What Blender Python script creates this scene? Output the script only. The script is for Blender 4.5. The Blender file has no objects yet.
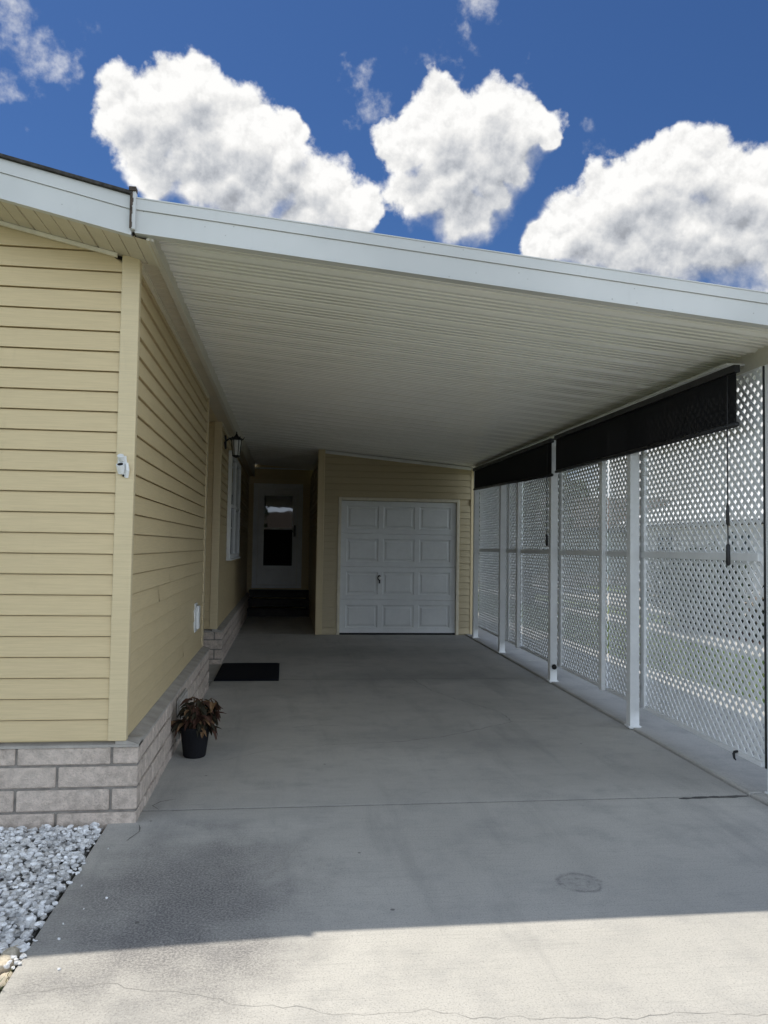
import bpy, math, random
from mathutils import Vector, Matrix
random.seed(7)
R = math.radians
S = bpy.context.scene
COL = S.collection

# ------------------------------------------------------------------ helpers
class MB:
    """collects faces; build() links them as one mesh object"""
    def __init__(s,skew=False): s.v=[]; s.f=[]; s.m=[]; s.sk=skew
    def face(s, pts, m=0):
        i=len(s.v); s.v+= [tuple(p) for p in pts]; s.f.append(tuple(range(i,i+len(pts)))); s.m.append(m)
    def box(s,x0,x1,y0,y1,z0,z1,m=0):
        i=len(s.v)
        s.v+=[(x0,y0,z0),(x1,y0,z0),(x1,y1,z0),(x0,y1,z0),(x0,y0,z1),(x1,y0,z1),(x1,y1,z1),(x0,y1,z1)]
        for q in ((0,3,2,1),(4,5,6,7),(0,1,5,4),(1,2,6,5),(2,3,7,6),(3,0,4,7)):
            s.f.append(tuple(i+k for k in q)); s.m.append(m)
    def prism(s,poly,vec,m=0):
        """closed solid: polygon (3-D points) swept along vec"""
        n=len(poly); i=len(s.v); vec=Vector(vec)
        P=[Vector(p) for p in poly]
        nrm=Vector((0,0,0))
        for k in range(n): nrm+=P[k].cross(P[(k+1)%n])
        if nrm.dot(vec)>0: P=P[::-1]
        s.v+=[tuple(p) for p in P]+[tuple(p+vec) for p in P]
        s.f.append(tuple(i+k for k in range(n))); s.m.append(m)
        s.f.append(tuple(i+n+k for k in reversed(range(n)))); s.m.append(m)
        for k in range(n):
            a,b=i+k,i+(k+1)%n
            s.f.append((b,a,a+n,b+n)); s.m.append(m)
    def tube(s,path,rad,n=8,m=0,cap=True):
        path=[Vector(p) for p in path]
        if not isinstance(rad,(list,tuple)): rad=[rad]*len(path)
        i0=len(s.v)
        for k,p in enumerate(path):
            d=(path[min(k+1,len(path)-1)]-path[max(k-1,0)]).normalized()
            a=d.orthogonal().normalized() if k==0 else (a-d*a.dot(d)).normalized()
            b=d.cross(a)
            for j in range(n):
                t=2*math.pi*j/n; s.v.append(tuple(p+(a*math.cos(t)+b*math.sin(t))*rad[k]))
        for k in range(len(path)-1):
            for j in range(n):
                a0=i0+k*n+j; b0=i0+k*n+(j+1)%n
                s.f.append((a0,b0,b0+n,a0+n)); s.m.append(m)
        if cap:
            s.f.append(tuple(i0+j for j in reversed(range(n)))); s.m.append(m)
            e=i0+(len(path)-1)*n
            s.f.append(tuple(e+j for j in range(n))); s.m.append(m)
    def lathe(s,prof,c,n=24,m=0):
        i0=len(s.v)
        for r,z in prof:
            for j in range(n):
                t=2*math.pi*j/n; s.v.append((c[0]+r*math.cos(t),c[1]+r*math.sin(t),c[2]+z))
        for k in range(len(prof)-1):
            for j in range(n):
                a0=i0+k*n+j; b0=i0+k*n+(j+1)%n
                s.f.append((a0,b0,b0+n,a0+n)); s.m.append(m)
    def build(s,name,mats,parent=None,smooth=False,bevel=0,seg=1):
        me=bpy.data.meshes.new(name)
        if s.sk: s.v=[(x+.035*(y-5.8),y,z) for x,y,z in s.v]     # the screen side runs slightly out of square
        base=Vector(parent['_base']) if parent is not None else Vector((0,0,0))
        me.from_pydata([tuple(Vector(p)-base) for p in s.v],[],s.f)
        if not isinstance(mats,(list,tuple)): mats=[mats]
        for q in mats: me.materials.append(q)
        me.polygons.foreach_set('material_index',s.m)
        if smooth: me.polygons.foreach_set('use_smooth',[True]*len(s.f))
        me.update()
        o=bpy.data.objects.new(name,me); COL.objects.link(o)
        if parent is not None:
            o.parent=parent; o['_base']=list(base)
        if bevel:
            b=o.modifiers.new('bevel','BEVEL'); b.width=bevel; b.segments=seg; b.limit_method='ANGLE'; b.angle_limit=R(40)
        return o

def thing(name,label,cat,loc=(0,0,0),group=None):
    o=bpy.data.objects.new(name,None); COL.objects.link(o)
    o.location=loc; o.empty_display_size=.1; o['_base']=list(loc)
    o['label']=label; o['category']=cat
    if group: o['group']=group
    return o
def tag(o,label,cat,group=None,kind=None):
    o['label']=label; o['category']=cat
    if group: o['group']=group
    if kind: o['kind']=kind
    return o
def struct(o,label=None):
    o['kind']='structure'
    if label: o['label']=label; o['category']=o.name.split('.')[0].replace('_',' ')
    return o

# ------------------------------------------------------------------ materials
class NT:
    def __init__(s,nt): s.nt=nt
    def n(s,t,**k):
        nd=s.nt.nodes.new(t)
        for a,b in k.items(): setattr(nd,a,b)
        return nd
    def set(s,sock,v):
        if hasattr(v,'is_output'): s.nt.links.new(v,sock)
        elif v is not None: sock.default_value=v
    def math(s,op,a,b=None,c=None,clamp=False):
        nd=s.n('ShaderNodeMath',operation=op,use_clamp=clamp)
        s.set(nd.inputs[0],a)
        if b is not None: s.set(nd.inputs[1],b)
        if c is not None: s.set(nd.inputs[2],c)
        return nd.outputs[0]
    def vmath(s,op,a,b=None,scale=None):
        nd=s.n('ShaderNodeVectorMath',operation=op)
        s.set(nd.inputs[0],a)
        if b is not None: s.set(nd.inputs[1],b)
        if scale is not None: s.set(nd.inputs['Scale'],scale)
        return nd.outputs['Value'] if op in('DISTANCE','LENGTH','DOT_PRODUCT') else nd.outputs[0]
    def noise(s,vec,scale,detail=4,rough=.55,dist=0):
        nd=s.n('ShaderNodeTexNoise'); s.set(nd.inputs['Vector'],vec)
        nd.inputs['Scale'].default_value=scale; nd.inputs['Detail'].default_value=detail
        nd.inputs['Roughness'].default_value=rough; nd.inputs['Distortion'].default_value=dist
        return nd.outputs['Fac']
    def voro(s,vec,scale,feature='F1',out='Distance'):
        nd=s.n('ShaderNodeTexVoronoi',feature=feature); s.set(nd.inputs['Vector'],vec)
        nd.inputs['Scale'].default_value=scale
        return nd.outputs[out]
    def step(s,v,a,b,lo=0,hi=1):
        nd=s.n('ShaderNodeMapRange',interpolation_type='SMOOTHSTEP'); s.set(nd.inputs[0],v)
        nd.inputs[1].default_value=a; nd.inputs[2].default_value=b
        nd.inputs[3].default_value=lo; nd.inputs[4].default_value=hi
        return nd.outputs[0]
    def mix(s,f,a,b,mode='MIX'):
        nd=s.n('ShaderNodeMix',data_type='RGBA',blend_type=mode)
        s.set(nd.inputs[0],f); s.set(nd.inputs[6],a if hasattr(a,'is_output') else (*a,1)); s.set(nd.inputs[7],b if hasattr(b,'is_output') else (*b,1))
        return nd.outputs[2]
    def mapping(s,vec,scale):
        nd=s.n('ShaderNodeMapping'); s.set(nd.inputs[0],vec); nd.inputs['Scale'].default_value=scale
        return nd.outputs[0]
    def bump(s,h,strength,dist):
        nd=s.n('ShaderNodeBump'); s.set(nd.inputs['Height'],h)
        nd.inputs['Strength'].default_value=strength; nd.inputs['Distance'].default_value=dist
        return nd.outputs[0]

def mat(name,rough=.6,spec=.4):
    m=bpy.data.materials.new(name); m.use_nodes=True
    t=NT(m.node_tree); b=m.node_tree.nodes['Principled BSDF']
    b.inputs['Roughness'].default_value=rough; b.inputs['Specular IOR Level'].default_value=spec
    t.b=b; t.m=m
    t.obj=t.n('ShaderNodeTexCoord').outputs['Object']
    t.out=lambda col=None,nor=None,ro=None:(t.set(b.inputs['Base Color'],col if (col is None or hasattr(col,'is_output')) else (*col,1)),
        t.set(b.inputs['Normal'],nor) if nor is not None else None, t.set(b.inputs['Roughness'],ro) if ro is not None else None)
    return t
def simple(name,col,rough=.6,spec=.4,var=.12,scale=6,bump=0,bscale=80,streak=None):
    """a painted / plastic / fabric surface with uneven tone and fine grain"""
    t=mat(name,rough,spec)
    v=t.obj if streak is None else t.mapping(t.obj,streak)
    n=t.noise(v,scale,5,.6)
    n2=t.noise(t.obj,scale*9,3,.6)
    f=t.math('ADD',t.math('MULTIPLY',n,.75),t.math('MULTIPLY',n2,.25))
    f=t.step(f,.3,.7)
    c0=tuple(c*(1-var) for c in col); c1=tuple(min(c*(1+var*.6),1) for c in col)
    nor=t.bump(t.noise(t.obj,bscale,3),.25,bump) if bump else None
    t.out(t.mix(f,c0,c1),nor,t.step(n,.3,.7,max(rough-.06,.05),min(rough+.08,1)))
    return t.m

# --- concrete: mottled grey-buff slab with pits, dirt and stains
def concrete(name,base=(.525,.51,.475),dirty=True,speck=1.0):
    t=mat(name,.9,.25)
    big=t.noise(t.obj,.55,5,.6,.4); mid=t.noise(t.obj,3.4,7,.68); fine=t.noise(t.obj,150,4,.72); agg=t.voro(t.obj,170)
    c=t.mix(t.step(big,.33,.68),tuple(x*.88 for x in base),tuple(x*1.05 for x in base))
    c=t.mix(t.math('MULTIPLY',t.step(mid,.44,.72),.5),c,(base[0]*.62,base[1]*.63,base[2]*.66))
    c=t.mix(t.math('MULTIPLY',t.step(fine,.49,.68),.62*speck),c,(.2,.195,.185))
    c=t.mix(t.math('MULTIPLY',t.step(agg,.30,.08),.35*speck),c,(.68,.65,.6))
    # broom finish across and tyre-polished tracks along the drive
    br=t.noise(t.mapping(t.obj,(1.2,26,1)),3.0,4,.7)
    c=t.mix(t.math('MULTIPLY',t.step(br,.5,.7),.24),c,(.25,.245,.235))
    st=t.noise(t.mapping(t.obj,(1.9,.2,1)),2.1,6,.65)
    c=t.mix(t.math('MULTIPLY',t.step(st,.5,.72),.34),c,(.25,.245,.24))
    if dirty:
        sep=t.n('ShaderNodeSeparateXYZ'); t.set(sep.inputs[0],t.obj)
        x,y=sep.outputs[0],sep.outputs[1]
        def blob(cx,cy,rx,ry,inner,outer,wob=.5,sc=2.6):
            dx=t.math('DIVIDE',t.math('SUBTRACT',x,cx),rx); dy=t.math('DIVIDE',t.math('SUBTRACT',y,cy),ry)
            r=t.math('SQRT',t.math('ADD',t.math('MULTIPLY',dx,dx),t.math('MULTIPLY',dy,dy)))
            r=t.math('ADD',r,t.math('MULTIPLY',t.math('SUBTRACT',t.noise(t.obj,sc,6,.7),.5),wob*2))
            return t.step(r,outer,inner)
        # old blackened patch by the house corner, worn down to its aggregate
        g=blob(-.38,3.12,.58,.9,.1,1.3,.75,3.2)
        gr=t.math('MULTIPLY',g,t.step(t.noise(t.obj,110,4,.75),.36,.62,.35,1))
        c=t.mix(t.math('MULTIPLY',gr,.86),c,(.10,.095,.105))
        c=t.mix(t.math('MULTIPLY',blob(1.5,8.3,1.5,.5,.1,1.2,.6,1.6),.4),c,(.2,.2,.2))
        c=t.mix(t.math('MULTIPLY',blob(2.5,4.6,.6,.5,.1,1.2,.5,3),.22),c,(.17,.165,.16))
        c=t.mix(t.math('MULTIPLY',blob(1.0,10.3,1.8,.7,.1,1.2,.6,1.3),.35),c,(.2,.2,.2))
        c=t.mix(t.math('MULTIPLY',blob(-.3,6.3,.35,1.2,.1,1.2,.6,2),.22),c,(.2,.2,.2))
        c=t.mix(t.math('MULTIPLY',blob(1.2,5.6,1.1,.5,.1,1.2,.8,2.2),.22),c,(.22,.215,.21))
        # a few drips and small dark specks
        sp=t.voro(t.obj,3.1); c=t.mix(t.math('MULTIPLY',t.step(sp,.035,.02),.7),c,(.1,.095,.09))
        # a blurred round ring left by a pot
        dx=t.math('SUBTRACT',x,1.235); dy=t.math('SUBTRACT',y,3.17)
        rr=t.math('SQRT',t.math('ADD',t.math('MULTIPLY',dx,dx),t.math('MULTIPLY',dy,dy)))
        rr=t.math('ADD',rr,t.math('MULTIPLY',t.math('SUBTRACT',t.noise(t.obj,16,4),.5),.05))
        ring=t.math('ADD',t.math('MULTIPLY',t.step(t.math('ABSOLUTE',t.math('SUBTRACT',rr,.085)),.022,.0),.85),t.math('MULTIPLY',t.step(t.math('ABSOLUTE',t.math('SUBTRACT',rr,.04)),.014,.0),.7),clamp=True)
        disc=t.math('MULTIPLY',t.step(rr,.12,.06),.35)
        rg=t.math('MULTIPLY',t.math('MAXIMUM',ring,disc),t.step(t.noise(t.obj,26,4,.75),.38,.62,.2,1))
        c=t.mix(t.math('MULTIPLY',rg,.75),c,(.13,.13,.135))
    h=t.math('ADD',t.math('MULTIPLY',fine,.6),t.math('MULTIPLY',t.noise(t.obj,60,3,.6),.4))
    t.out(c,t.bump(h,.5,.0035))
    return t.m

M={}
M['concrete']=concrete('driveway concrete')
M['concrete_pale']=concrete('pale walkway concrete',(.5,.485,.45),False,.8)
M['crack']=simple('crack dirt',(.19,.185,.17),.95,.1,.4,30)
M['joint']=simple('control joint dirt',(.27,.265,.25),.95,.1,.4,20)
M['hair']=simple('hairline crack dirt',(.33,.32,.30),.95,.1,.3,30)
M['wet']=simple('damp joint filler',(.05,.05,.05),.5,.4,.3,20)
M['siding']=None
def siding_mat(name,col,rough=.45):
    t=mat(name,rough,.35)
    g=t.noise(t.mapping(t.obj,(2.2,2.2,60)),3,5,.65)
    b=t.noise(t.obj,1.3,4,.6)
    c=t.mix(t.step(g,.3,.7),tuple(x*.93 for x in col),tuple(x*1.05 for x in col))
    c=t.mix(t.math('MULTIPLY',t.step(b,.5,.8),.3),c,tuple(x*y for x,y in zip(col,(.84,.83,.80))))
    sm=t.noise(t.mapping(t.obj,(9,9,1.2)),1.2,6,.7)
    c=t.mix(t.math('MULTIPLY',t.step(sm,.58,.78),.22),c,tuple(x*.62 for x in col))
    t.out(c,t.bump(g,.18,.004))
    return t.m
M['siding']=siding_mat('tan vinyl siding',(.59,.468,.268))
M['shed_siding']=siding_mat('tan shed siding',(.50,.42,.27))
M['trim_tan']=siding_mat('tan vinyl trim',(.61,.50,.305),.4)
M['soffit']=simple('beige vinyl soffit',(.56,.50,.38),.5,.35,.1,4)
M['cream']=simple('cream trim',(.72,.66,.52),.45,.4,.1,8)
M['white']=simple('white painted metal',(.74,.745,.73),.4,.45,.1,5,.001,40)
M['eave']=simple('off white eave metal',(.60,.57,.48),.45,.4,.1,4)
def fascia_mat():
    t=mat('weathered white aluminium',.42,.45)
    n=t.noise(t.mapping(t.obj,(6,6,1.4)),2.0,6,.7); b=t.noise(t.obj,1.1,4)
    c=t.mix(t.step(b,.3,.7),(.47,.475,.46),(.58,.58,.56))
    c=t.mix(t.math('MULTIPLY',t.step(n,.55,.8),.3),c,(.42,.42,.38))
    sp=t.voro(t.obj,16); c=t.mix(t.math('MULTIPLY',t.step(sp,.075,.03),.55),c,(.16,.14,.11))
    t.out(c,t.bump(t.noise(t.obj,3,3),.12,.01))
    return t.m
M['fascia']=fascia_mat()
def ceil_mat():
    t=mat('white roof pan underside',.2,.6)
    b=t.noise(t.obj,.8,5,.6); n=t.noise(t.mapping(t.obj,(.5,14,1)),1.6,5,.65)
    c=t.mix(t.step(b,.3,.7),(.78,.77,.72),(.84,.83,.785))
    c=t.mix(t.math('MULTIPLY',t.step(n,.5,.8),.12),c,(.48,.46,.40))
    t.out(c,t.bump(t.noise(t.obj,2.2,3),.1,.012),t.step(b,.3,.7,.16,.26))
    return t.m
M['ceiling']=ceil_mat()
M['door_white']=simple('white steel door paint',(.74,.755,.75),.42,.4,.07,3,.0008,120)
M['dark_gap']=simple('dark gap',(.02,.02,.02),.9,.1)
M['rubber']=simple('black rubber',(.02,.02,.02),.7,.3)
M['black']=simple('black powder coat',(.012,.012,.013),.45,.4,.2)
M['steel']=simple('worn chrome',(.7,.7,.7),.25,.6); M['steel'].node_tree.nodes['Principled BSDF'].inputs['Metallic'].default_value=1
M['grime']=simple('grimy brown caulk',(.09,.07,.055),.9,.2,.6,40)
M['shingle']=simple('dark asphalt shingle',(.06,.055,.05),.95,.2,.5,40,.004,120)
def block_mat():
    t=mat('split-face block',.92,.2)
    a=t.noise(t.obj,24,6,.7); b=t.noise(t.obj,2.0,3); f=t.noise(t.obj,120,3,.7)
    c=t.mix(t.step(a,.3,.7),(.41,.345,.29),(.67,.565,.48))
    c=t.mix(t.math('MULTIPLY',t.step(f,.5,.75),.5),c,(.25,.22,.195))
    c=t.mix(t.math('MULTIPLY',t.step(b,.45,.7),.25),c,(.69,.60,.52))
    t.out(c,t.bump(t.math('ADD',a,t.math('MULTIPLY',f,.4)),.9,.014))
    return t.m
M['block']=block_mat()
M['mortar']=simple('weathered mortar',(.25,.23,.205),.95,.15,.3,20,.004,90)
M['cap']=simple('mortar cap',(.40,.37,.33),.95,.2,.2,8,.003,90)
M['lattice']=simple('white vinyl lattice',(.77,.78,.775),.5,.35,.08,5)
M['post']=simple('white painted post',(.78,.79,.785),.42,.4,.08,5,.0006,60)
def blind_mat():
    t=mat('black sun-shade mesh',.85,.15)
    w=t.noise(t.obj,240,1); t.out(t.mix(w,(.007,.007,.008),(.016,.016,.018)))
    tr=t.n('ShaderNodeBsdfTransparent'); mx=t.n('ShaderNodeMixShader'); mx.inputs[0].default_value=.006
    t.nt.links.new(t.b.outputs[0],mx.inputs[1]); t.nt.links.new(tr.outputs[0],mx.inputs[2])
    t.nt.links.new(mx.outputs[0],t.nt.nodes['Material Output'].inputs[0])
    return t.m
M['blind']=blind_mat()
def glass_mat(name,col,rough=.03,spec=.8):
    t=mat(name,rough,spec); n=t.noise(t.obj,2.5,2)
    t.out(t.mix(n,col,tuple(c*1.3 for c in col)),t.bump(n,.05,.01)); return t.m
M['glass']=glass_mat('dark door glass',(.012,.013,.014),.02,.9)
M['screen']=simple('dark insect screen',(.012,.012,.013),.8,.2)
M['lampglass']=simple('frosted lamp glass',(.7,.7,.68),.25,.5)
M['mat']=simple('navy black doormat pile',(.012,.013,.018),.95,.1,.4,60,.004,260)
M['step']=simple('dark stained step boards',(.05,.047,.043),.8,.25,.3,8)
M['pot']=simple('black nursery pot',(.009,.009,.011),.8,.2,.2)
M['soil']=simple('dry potting soil',(.04,.03,.022),1,.1,.5,60,.006,120)
M['leaf_brown']=simple('wilted brown leaf',(.075,.036,.024),.7,.25,.4,30)
M['leaf_dark']=simple('wilted dark leaf',(.032,.028,.016),.7,.25,.4,30)
M['leaf_tan']=simple('dry tan leaf',(.20,.12,.062),.75,.2,.4,30)
M['stem']=simple('dry stem',(.12,.075,.04),.8,.2,.3,30)
M['rock']=simple('white marble chip',(.82,.82,.82),.8,.3,.35,9,.004,60)
M['rock2']=simple('grey marble chip',(.60,.59,.575),.85,.3,.35,9,.004,60)
M['tan_rock']=simple('tan flat stone',(.60,.53,.42),.9,.2,.35,12,.004,60)
M['bed']=simple('gravel bed grit',(.22,.215,.205),1,.1,.4,30,.006,60)
def ground_mat():
    t=mat('lawn ground',.95,.15)
    a=t.noise(t.obj,.35,5,.6); b=t.noise(t.obj,14,5,.7); c2=t.noise(t.obj,90,2)
    c=t.mix(t.step(a,.3,.7),(.15,.21,.075),(.21,.24,.11)); c=t.mix(t.step(b,.3,.75),c,(.07,.11,.03)); c=t.mix(t.math('MULTIPLY',t.step(c2,.5,.8),.4),c,(.2,.18,.08))
    t.out(c,t.bump(b,.8,.05)); return t.m
M['lawn']=ground_mat()
M['blade']=simple('grass blade',(.17,.25,.085),.6,.3,.3,3)
M['blade2']=simple('dry grass blade',(.20,.20,.06),.65,.3,.3,3)
M['asphalt']=simple('street asphalt',(.055,.055,.055),.9,.2,.3,30,.004,120)
M['leaf']=simple('tree leaf',(.05,.085,.022),.55,.35,.4,1.5)
M['leaf2']=simple('tree leaf lighter',(.095,.135,.035),.55,.35,.4,1.5)
M['shrub']=simple('dark shrub leaf',(.012,.022,.009),.6,.25,.4,4)
M['shrub2']=simple('dark shrub leaf lighter',(.028,.045,.016),.6,.3,.4,4)
M['bark']=simple('grey bark',(.13,.105,.08),.95,.15,.4,12,.01,30)
M['mulch']=simple('brown mulch',(.06,.04,.03),1,.1,.5,40,.01,60)
def nb_mat(name,col):
    t=mat(name,.5,.35)
    w=t.n('ShaderNodeTexWave',wave_type='BANDS',bands_direction='Z',wave_profile='SAW'); t.set(w.inputs[0],t.obj); w.inputs['Scale'].default_value=1.6; w.inputs['Distortion'].default_value=0
    n=t.noise(t.obj,2,4); t.out(t.mix(n,tuple(c*.93 for c in col),col),t.bump(w.outputs['Fac'],.6,.02)); return t.m
M['nb_white']=nb_mat('white neighbour siding',(.78,.78,.76))
M['nb_grey']=nb_mat('grey green neighbour siding',(.34,.36,.33))
M['nb_roof']=simple('white metal roof',(.78,.78,.77),.45,.4,.08,2)
M['nb_roof2']=simple('brown shingle roof',(.12,.10,.085),.9,.2,.3,10)
M['nb_dark']=simple('dark eave board',(.06,.06,.06),.7,.3)
EXPO=1.0
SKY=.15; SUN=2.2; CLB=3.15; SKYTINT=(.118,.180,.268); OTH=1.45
BACK_FILL=(3.3,3.8,4.5)  # colour of the unseen clouds behind the camera, added as fill light
# ------------------------------------------------------------------ ground
def slab(mb,x0,x1,y0,y1,z=0,t=.1,m=0): mb.box(x0,x1,y0,y1,z-t,z,m)
def ribbon(mb,pts,w,z,m,jit=.02):
    """an uneven crack: thin flat strip following a jittered polyline"""
    P=[]
    for a,b in zip(pts[:-1],pts[1:]):
        a=Vector(a);b=Vector(b);n=max(2,int((b-a).length/.035))
        for k in range(n): P.append(a.lerp(b,k/n)+Vector((random.uniform(-jit,jit),random.uniform(-jit,jit)))*.5)
    P.append(Vector(pts[-1]))
    L=[]
    for k,p in enumerate(P):
        d=(P[min(k+1,len(P)-1)]-P[max(k-1,0)]).normalized(); nrm=Vector((-d.y,d.x))
        ww=w*random.uniform(.3,1.1)*(.25 if k in (0,len(P)-1) else 1)
        L.append((p+nrm*ww/2,p-nrm*ww/2))
    for (a,b),(c,d) in zip(L[:-1],L[1:]):
        mb.face([(b.x,b.y,z),(d.x,d.y,z),(c.x,c.y,z),(a.x,a.y,z)],m)

g=MB(); g.face([(-90,-70,-.06),(90,-70,-.06),(90,160,-.06),(-90,160,-.06)])
struct(g.build('ground',M['lawn']),'wide green lawn ground around the homes')

d=MB()
XL,XR=-.835,2.715
def XRy(y): return 2.68+.028*(max(y,4.2)-5.8)
ys=[(-8.6,-3.2),(-3.19,4.195),(4.203,8.15),(8.156,12.2),(12.204,16.4)]
for a,b in ys:
    xl=XL if b<4.5 else (-.705 if a<7 else -1.95)
    d.prism([(xl,a,-.1),(XRy(a),a,-.1),(XRy(b),b,-.1),(xl,b,-.1)],(0,0,.1))
d.box(XL+.002,2.62,-8.5,16.3,-.105,-.055,2)
# dirt in the two tooled joints, hairline cracks
d.face([(XL,4.195,.0006),(2.63,4.195,.0006),(2.63,4.203,.0006),(XL,4.203,.0006)],2)
ribbon(d,[(-.5,8.153),(2.74,8.153)],.012,.0012,2,.004)
ribbon(d,[(2.2,4.17),(2.42,4.18),(2.63,4.185)],.034,.0016,3,.012)
ribbon(d,[(.34,5.48),(.83,5.53),(1.15,5.65),(1.41,5.82),(1.82,6.1),(2.21,6.08)],.006,.0014,1)
ribbon(d,[(1.82,6.1),(1.83,6.48),(1.6,7.0),(1.42,7.51),(1.35,8.15)],.006,.0014,1)
ribbon(d,[(.06,6.0),(.29,6.09),(.5,6.02)],.006,.0014,1)
ribbon(d,[(.34,5.48),(-.1,5.35),(-.4,5.1)],.003,.0014,1)
ribbon(d,[(-.8,2.55),(-.66,2.57),(-.54,2.59),(-.38,2.53),(-.23,2.5),(-.06,2.41),(.07,2.41),(.17,2.35),(.45,2.35),(.57,2.3),(1.06,2.25),(1.19,2.27),(1.6,2.2),(2.6,2.3)],.0019,.0012,4)
ribbon(d,[(-.35,2.9),(-.05,3.3),(.1,3.7)],.0018,.0012,4)
ribbon(d,[(-.62,4.21),(-.66,4.28),(-.63,4.34),(-.55,4.38)],.007,.0014,1,.006)
ribbon(d,[(-.7,3.78),(-.66,3.9),(-.68,4.0)],.007,.0014,1,.006)
struct(d.build('driveway',[M['concrete'],M['crack'],M['joint'],M['wet'],M['hair']],bevel=.006),'grey concrete carport driveway with cracks and a dark stained patch')
k=MB()
for a,b in [(-8.6,-1.2),(-1.19,4.19),(4.2,9.3),(9.31,16.4)]: k.prism([(XRy(a)+.007,a,-.1),(4.27,a,-.1),(4.27,b,-.1),(XRy(b)+.007,b,-.1)],(0,0,.116))
struct(k.build('walkway',M['concrete_pale'],bevel=.008),'pale concrete walkway strip running outside the lattice')
nd=MB(); slab(nd,6.35,7.05,-8.6,34,-.01,.08); struct(nd.build('path',M['concrete_pale'],bevel=.01),'narrow pale concrete path across the lawn next door')
nd=MB(); slab(nd,8.3,11.1,3,30,-.012,.08); struct(nd.build('path',M['concrete_pale'],bevel=.01),'wide pale concrete drive along the white home next door')
rd=MB(); slab(rd,-90,90,-16,-8.62,-.02,.05); struct(rd.build('road',M['asphalt']),'grey asphalt street in front of the driveway')

# white marble chips beside the house (nobody could count them)
rk=MB()
def ico():
    t=(1+5**.5)/2
    v=[(-1,t,0),(1,t,0),(-1,-t,0),(1,-t,0),(0,-1,t),(0,1,t),(0,-1,-t),(0,1,-t),(t,0,-1),(t,0,1),(-t,0,-1),(-t,0,1)]
    f=[(0,11,5),(0,5,1),(0,1,7),(0,7,10),(0,10,11),(1,5,9),(5,11,4),(11,10,2),(10,7,6),(7,1,8),(3,9,4),(3,4,2),(3,2,6),(3,6,8),(3,8,9),(4,9,5),(2,4,11),(6,2,10),(8,6,7),(9,8,1)]
    v=[Vector(p).normalized() for p in v]; out=[];fl=[];mid={}
    def mp(a,b):
        q=(min(a,b),max(a,b))
        if q not in mid: mid[q]=len(v); v.append(((v[a]+v[b])/2).normalized())
        return mid[q]
    for a,b,c in f:
        ab,bc,ca=mp(a,b),mp(b,c),mp(c,a); fl+=[(a,ab,ca),(b,bc,ab),(c,ca,bc),(ab,bc,ca)]
    return v,fl
IV,IF=ico()
def rock(mb,p,r,m):
    rot=Matrix.Rotation(random.uniform(0,6.28),3,'Z')@Matrix.Rotation(random.uniform(-.5,.5),3,'X')
    sc=Vector((r*random.uniform(.8,1.4),r*random.uniform(.6,1.0),r*random.uniform(.45,.8)))
    cuts=[(Vector((random.gauss(0,1),random.gauss(0,1),random.gauss(0,1))).normalized(),random.uniform(.45,.8)) for _ in range(6)]
    i=len(mb.v)
    for v in IV:
        w=v.copy()
        for n,dd in cuts:
            e=w.dot(n)-dd
            if e>0: w=w-n*e
        w=rot@Vector((w.x*sc.x,w.y*sc.y,w.z*sc.z)); mb.v.append((p[0]+w.x,p[1]+w.y,p[2]+w.z))
    for a,b,c in IF: mb.f.append((i+a,i+b,i+c)); mb.m.append(m)
bed=MB(); bed.box(-4,-.862,2.62,4.02,-.12,-.035); struct(bed.build('gravel_bed_soil',M['bed']),'dark soil under the white gravel bed')
st=.0235
y=2.84
while y<4.02:
    x=-.864
    while x>-2.3:
        r=random.choice([.008,.011,.013,.015,.018,.024])*random.uniform(.85,1.2)
        far=x<-1.5
        if not far or random.random()<.7:
            rock(rk,(x+random.uniform(-.012,.012),y+random.uniform(-.012,.012),-.024+random.uniform(0,.02)),r*(1.3 if far else 1),0 if random.random()<.8 else 1)
        x-=st*(1.0 if x>-1.5 else 1.8)
    y+=st
for _ in range(1000): rock(rk,(random.uniform(-1.5,-.87),random.uniform(2.84,3.99),random.uniform(.0,.014)),random.uniform(.007,.018),0 if random.random()<.85 else 1)
for _ in range(44): rock(rk,(-.852+random.uniform(-.012,.03),random.uniform(2.7,3.98),.005),random.uniform(.006,.013),0)
for _ in range(7): rock(rk,(random.uniform(-.8,-.6),random.uniform(2.6,3.9),.003),random.uniform(.004,.007),0)
for _ in range(150): rock(rk,(random.uniform(-1.4,-.85),random.uniform(2.62,2.86),-.03+random.uniform(0,.02)),random.uniform(.015,.04),random.choice([2,2,2,0]))
tag(rk.build('gravel',[M['rock'],M['rock2'],M['tan_rock']]),'white marble gravel bed between driveway and house skirting','gravel',kind='stuff')

gr=MB()
def blade(x,y,z,h,w):
    a=random.uniform(0,6.28); dx,dy=math.cos(a),math.sin(a); lean=random.uniform(.1,.7)*h; b=random.uniform(0,6.28)
    lx,ly=math.cos(b)*lean,math.sin(b)*lean; m=0 if random.random()<.75 else 1
    p0=(x-dx*w,y-dy*w,z);p1=(x+dx*w,y+dy*w,z)
    q0=(x-dx*w*.7+lx*.35,y-dy*w*.7+ly*.35,z+h*.6);q1=(x+dx*w*.7+lx*.35,y+dy*w*.7+ly*.35,z+h*.6)
    gr.face([p0,p1,q1,q0],m); gr.face([q0,q1,(x+lx,y+ly,z+h)],m)
for _ in range(5200): blade(random.uniform(-1.7,-.835),2.72-1.1*random.random()**.7,-.06,random.uniform(.05,.10),.0028)
for _ in range(16000):
    y=4+random.random()**1.5*20; blade(random.uniform(4.3,6.32),y,-.06,random.uniform(.06,.13),.006)
tag(gr.build('grass',[M['blade'],M['blade2']]),'short green grass beside the concrete','grass',kind='stuff')

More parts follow.
